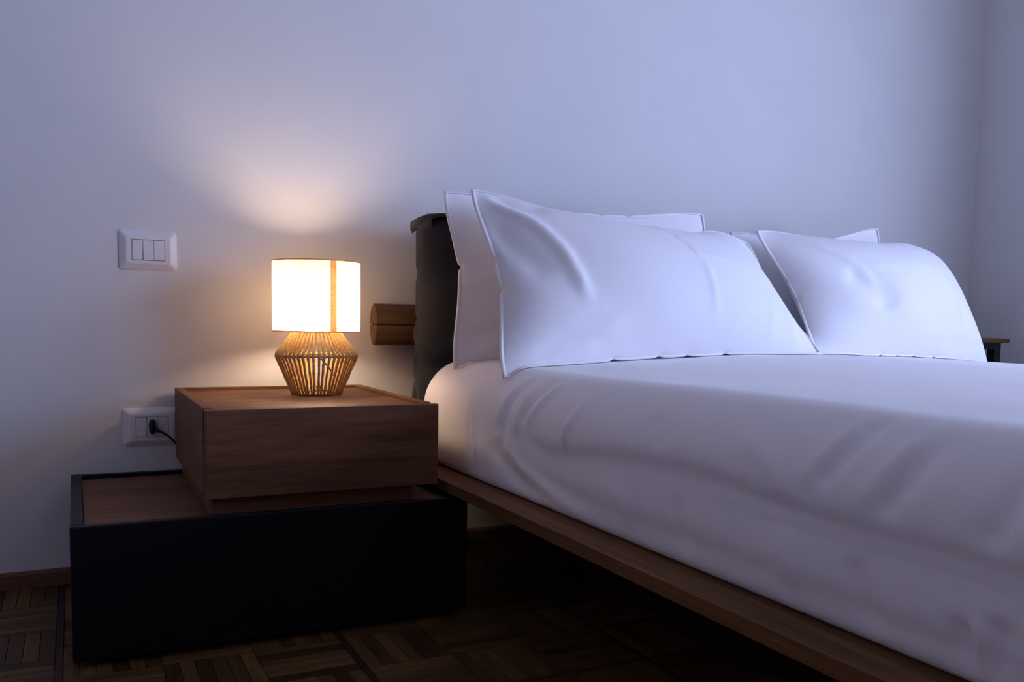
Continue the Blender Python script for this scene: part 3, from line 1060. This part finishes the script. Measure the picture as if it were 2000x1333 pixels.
def pillow(label, corners, shape, thick, wr=(), bend=0.0, mirror=False, seed=0, sag=0.0, group='white pillows propped against the headboard', squash=(1.0, 1.0), push=()):
    """corners: TL, TR, BL, BR in world space; the sewn cloth is laid over that quad"""
    TL, TR, BL, BR = [np.array(c, float) for c in corners]
    A, B = SHAPES[shape]
    if mirror:
        A, B = A[:, ::-1] * np.array([-1, 1, 1]), B[:, ::-1] * np.array([-1, 1, 1])
    cx_ = np.abs(A[[0, 0, -1, -1], [0, -1, 0, -1], 0]).mean()
    cy_ = np.abs(A[[0, 0, -1, -1], [0, -1, 0, -1], 1]).mean()
    ex = (TR + BR - TL - BL)
    ey = (TL + TR - BL - BR)
    n_ = np.cross(ex, ey)
    n_ /= np.linalg.norm(n_)
    if n_[1] > 0:
        n_ = -n_
    verts = []
    uvs = []
    tmax = max(A[..., 2].max(), -B[..., 2].min())
    for G, sgn, tq in ((A, 1, squash[0]), (B, -1, squash[1])):
        uu = G[..., 0] / cx_ / 2 + .5
        vv = G[..., 1] / cy_ / 2 + .5
        q = (TL[None, None] * ((1 - uu) * vv)[..., None] + TR[None, None] * (uu * vv)[..., None]
             + BL[None, None] * ((1 - uu) * (1 - vv))[..., None] + BR[None, None] * (uu * (1 - vv))[..., None])
        hgt = G[..., 2] / tmax * thick / 2 * tq
        jg, ig = np.meshgrid(np.linspace(0, 1, NV + 1), np.linspace(0, 1, NU + 1), indexing='ij')
        rim = np.clip(np.minimum(np.minimum(ig, 1 - ig) * NU, np.minimum(jg, 1 - jg) * NV) / 3, 0, 1)
        flat = np.stack([ig.ravel(), jg.ravel() * .62], 1)
        if sgn > 0:
            for poly, amp, wd in wr:
                pl_ = [(a, b * .62) for a, b in poly]
                dd, pr = seg_dist(flat, pl_)
                fade = np.clip(np.minimum(pr + .05, 1.05 - pr) * 5, 0, 1)
                hgt = hgt + (amp * fade * np.exp(-(dd / wd) ** 2)).reshape(hgt.shape) * rim
        nz = smoothnoise(np.stack([ig.ravel() * .8, jg.ravel() * .5, np.full(ig.size, sgn * .7)], 1), 50 + seed, 26).reshape(hgt.shape)
        hgt = hgt + nz * .0030 * rim * sgn
        q = q + n_ * (hgt + bend * (4 * ig * (1 - ig)))[..., None]
        q[..., 2] -= sag * 4 * ig * (1 - ig) * jg
        for (uc, vc, rad, vec) in push:
            g_ = np.exp(-(((ig - uc) * .8) ** 2 + ((jg - vc) * .5) ** 2) / rad ** 2)
            q = q + g_[..., None] * np.array(vec)
        verts.append(q)
        uvs.append((ig, jg))
    # let every column of cloth come down to rest on the mattress, and keep it out of it
    both = np.concatenate(verts, 0)
    gap_ = (both[..., 2] - mattress_height(both[..., 0], both[..., 1])).min(0)
    gap_ = np.convolve(np.pad(gap_, 4, mode='edge'), np.ones(9) / 9, mode='valid')
    for q in verts:
        jj = np.linspace(0, 1, NV + 1)[:, None]
        q[..., 2] -= np.maximum(gap_, 0)[None, :] * np.clip(1 - jj * 1.6, 0, 1) ** 1.5
        q[..., 2] = np.maximum(q[..., 2], mattress_height(q[..., 0], q[..., 1]) + .0025)
    m_ = (verts[0] + verts[1]) / 2
    for sl in ((0, slice(None)), (-1, slice(None)), (slice(None), 0), (slice(None), -1)):
        verts[0][sl] = m_[sl]
        verts[1][sl] = m_[sl]
    w_ = NU + 1
    n1 = (NV + 1) * w_
    allv = [tuple(v) for v in verts[0].reshape(-1, 3)]
    mapb = {}
    for j in range(NV + 1):
        for i in range(NU + 1):
            if j in (0, NV) or i in (0, NU):
                mapb[(j, i)] = j * w_ + i
            else:
                mapb[(j, i)] = len(allv)
                allv.append(tuple(verts[1][j, i]))
    faces, uvf = [], []
    for j in range(NV):
        for i in range(NU):
            quad = ((j, i), (j, i + 1), (j + 1, i + 1), (j + 1, i))
            faces.append(tuple(a * w_ + b for a, b in quad))
            uvf.append(quad)
            q2 = tuple(reversed(quad))
            faces.append(tuple(mapb[k] for k in q2))
            uvf.append(q2)
    zmin = min(v[2] for v in allv)
    ctr = (BL + BR) / 2
    root = thing('pillow', (float(ctr[0]), float(ctr[1]), float(zmin)), label, 'pillow', group)
    o = mesh_obj('pillowcase', allv, faces, M_PILLOW, root, True)
    uvl = o.data.uv_layers.new(name='cloth')
    k = 0
    flatuv = []
    for quad in uvf:
        for (j, i) in quad:
            flatuv += [i / NU * .8, j / NV * .5]
    uvl.data.foreach_set('uv', flatuv)
    md = o.modifiers.new('smooth', 'SUBSURF')
    md.levels = 1
    md.render_levels = 1
    # sewn edge
    rimp = [(0, i) for i in range(NU)] + [(j, NU) for j in range(NV)] + [(NV, i) for i in range(NU, 0, -1)] + [(j, 0) for j in range(NV, 0, -1)]
    cen = verts[0].reshape(-1, 3).mean(0)
    V, Fc = [], []
    for (j, i) in rimp:
        v = verts[0][j, i]
        dv = v - cen
        dv = dv - n_ * (dv @ n_)
        dv /= np.linalg.norm(dv)
        for (o_, h_) in ((-.006, .0042), (.0002, .0028), (.0024, 0.0), (.0002, -.0028), (-.006, -.0042)):
            w3 = v + dv * o_ + n_ * h_
            w3[2] = max(w3[2], float(mattress_height(w3[0:1], w3[1:2])[0]) + .0012)
            V.append(tuple(w3))
    nr = len(rimp)
    for k in range(nr):
        for e in range(5):
            Fc.append((k * 5 + e, k * 5 + (e + 1) % 5, ((k + 1) % nr) * 5 + (e + 1) % 5, ((k + 1) % nr) * 5 + e))
    mesh_obj('sewn_hem', V, Fc, M_PILLOW, root, True)
    return root


# back pair first, front pair leaning on them
pillow('white pillow upright against the headboard at the lamp side, behind the larger front one',
       [(.7725, -.262, .885), (1.5037, -.262, .885), (.772, -.335, .512), (1.53, -.335, .525)], 1, .12, seed=1, sag=-.012,
       wr=(([(0.0, .45), (.25, .50)], .004, .02), ([(.0, .15), (.2, .18)], -.006, .02), ([(.02, .06), (.22, .10)], .005, .015)), squash=(.7, .7))
pillow('white pillow at the far side, mostly hidden, only its pointed top corner shows',
       [(1.61, -.250, .846), (2.165, -.250, .890), (1.58, -.315, .53), (2.20, -.315, .525)], 0, .10, seed=2, sag=-.006, mirror=True, squash=(.55, .55))
pillow('white front pillow nearest the lamp, with a deep fold at its upper left corner',
       [(.793, -.365, .8785), (1.578, -.352, .803), (.765, -.60, .497), (1.647, -.555, .528)], 0, .20, seed=3, sag=-.014, push=((.86, 1.0, .10, (.0, .0, .018)),),
       wr=(([(.03, .97), (.07, .86), (.14, .72), (.19, .55), (.215, .40), (.23, .30)], .013, .014), ([(.02, .80), (.08, .60), (.14, .42)], -.009, .038),
           ([(.04, .95), (.12, .87), (.20, .86)], -.010, .03), ([(.24, .60), (.95, .55)], .0022, .007),
           ([(.52, .92), (.58, .70), (.61, .45), (.61, .2)], .0045, .008), ([(.55, .80), (.60, .50)], -.003, .014),
           ([(.80, .05), (.83, .30)], .003, .012), ([(.90, .05), (.91, .35)], .003, .012), ([(.2, .08), (.32, .2)], .004, .02),
           ([(.08, .06), (.16, .12), (.30, .10)], -.005, .018)))
pillow('white front pillow at the far side of the bed, dented in its middle',
       [(1.622, -.335, .843), (2.300, -.335, .840), (1.690, -.500, .530), (2.37, -.515, .524)], 1, .20, seed=4, sag=-.020, mirror=True, push=((1.0, 1.0, .07, (-.02, .02, -.03)),),
       wr=(([(.16, .80), (.27, .62), (.33, .42)], .005, .018), ([(.22, .55), (.34, .40), (.37, .28)], -.013, .06), ([(.05, .55), (.5, .58), (.9, .60)], .0022, .007),
           ([(.55, .92), (.68, .70), (.76, .45), (.78, .15)], .005, .008), ([(.48, .95), (.62, .90)], -.008, .025), ([(.60, .98), (.72, .90)], .006, .02)))

# ------------------------------------------------------------------ small table in the far corner
st = thing('side_table', (2.60, -.145, 0), 'small side table with thin wooden top and black frame beyond the bed', 'table')
TX0, TX1, TY0, TY1, TZ = 2.435, 2.785, -.27, -.02, .568
box('table_top', TX0, TX1, TY0, TY1, TZ - .014, TZ, M_WOOD, st, .0015)
for x in (TX0 + .02, TX1 - .055):
    for y in (TY0 + .012, TY1 - .047):
        box('leg', x, x + .03, y, y + .03, 0, TZ - .0142, M_METAL, st, .002)
for y in (TY0 + .012, TY1 - .047):
    box('apron_bar', TX0 + .0505, TX1 - .0555, y + .002, y + .028, TZ - .036, TZ - .0142, M_METAL, st, .001)
for x in (TX0 + .02, TX1 - .055):
    box('apron_bar', x + .002, x + .028, TY0 + .0425, TY1 - .0475, TZ - .036, TZ - .0142, M_METAL, st, .001)
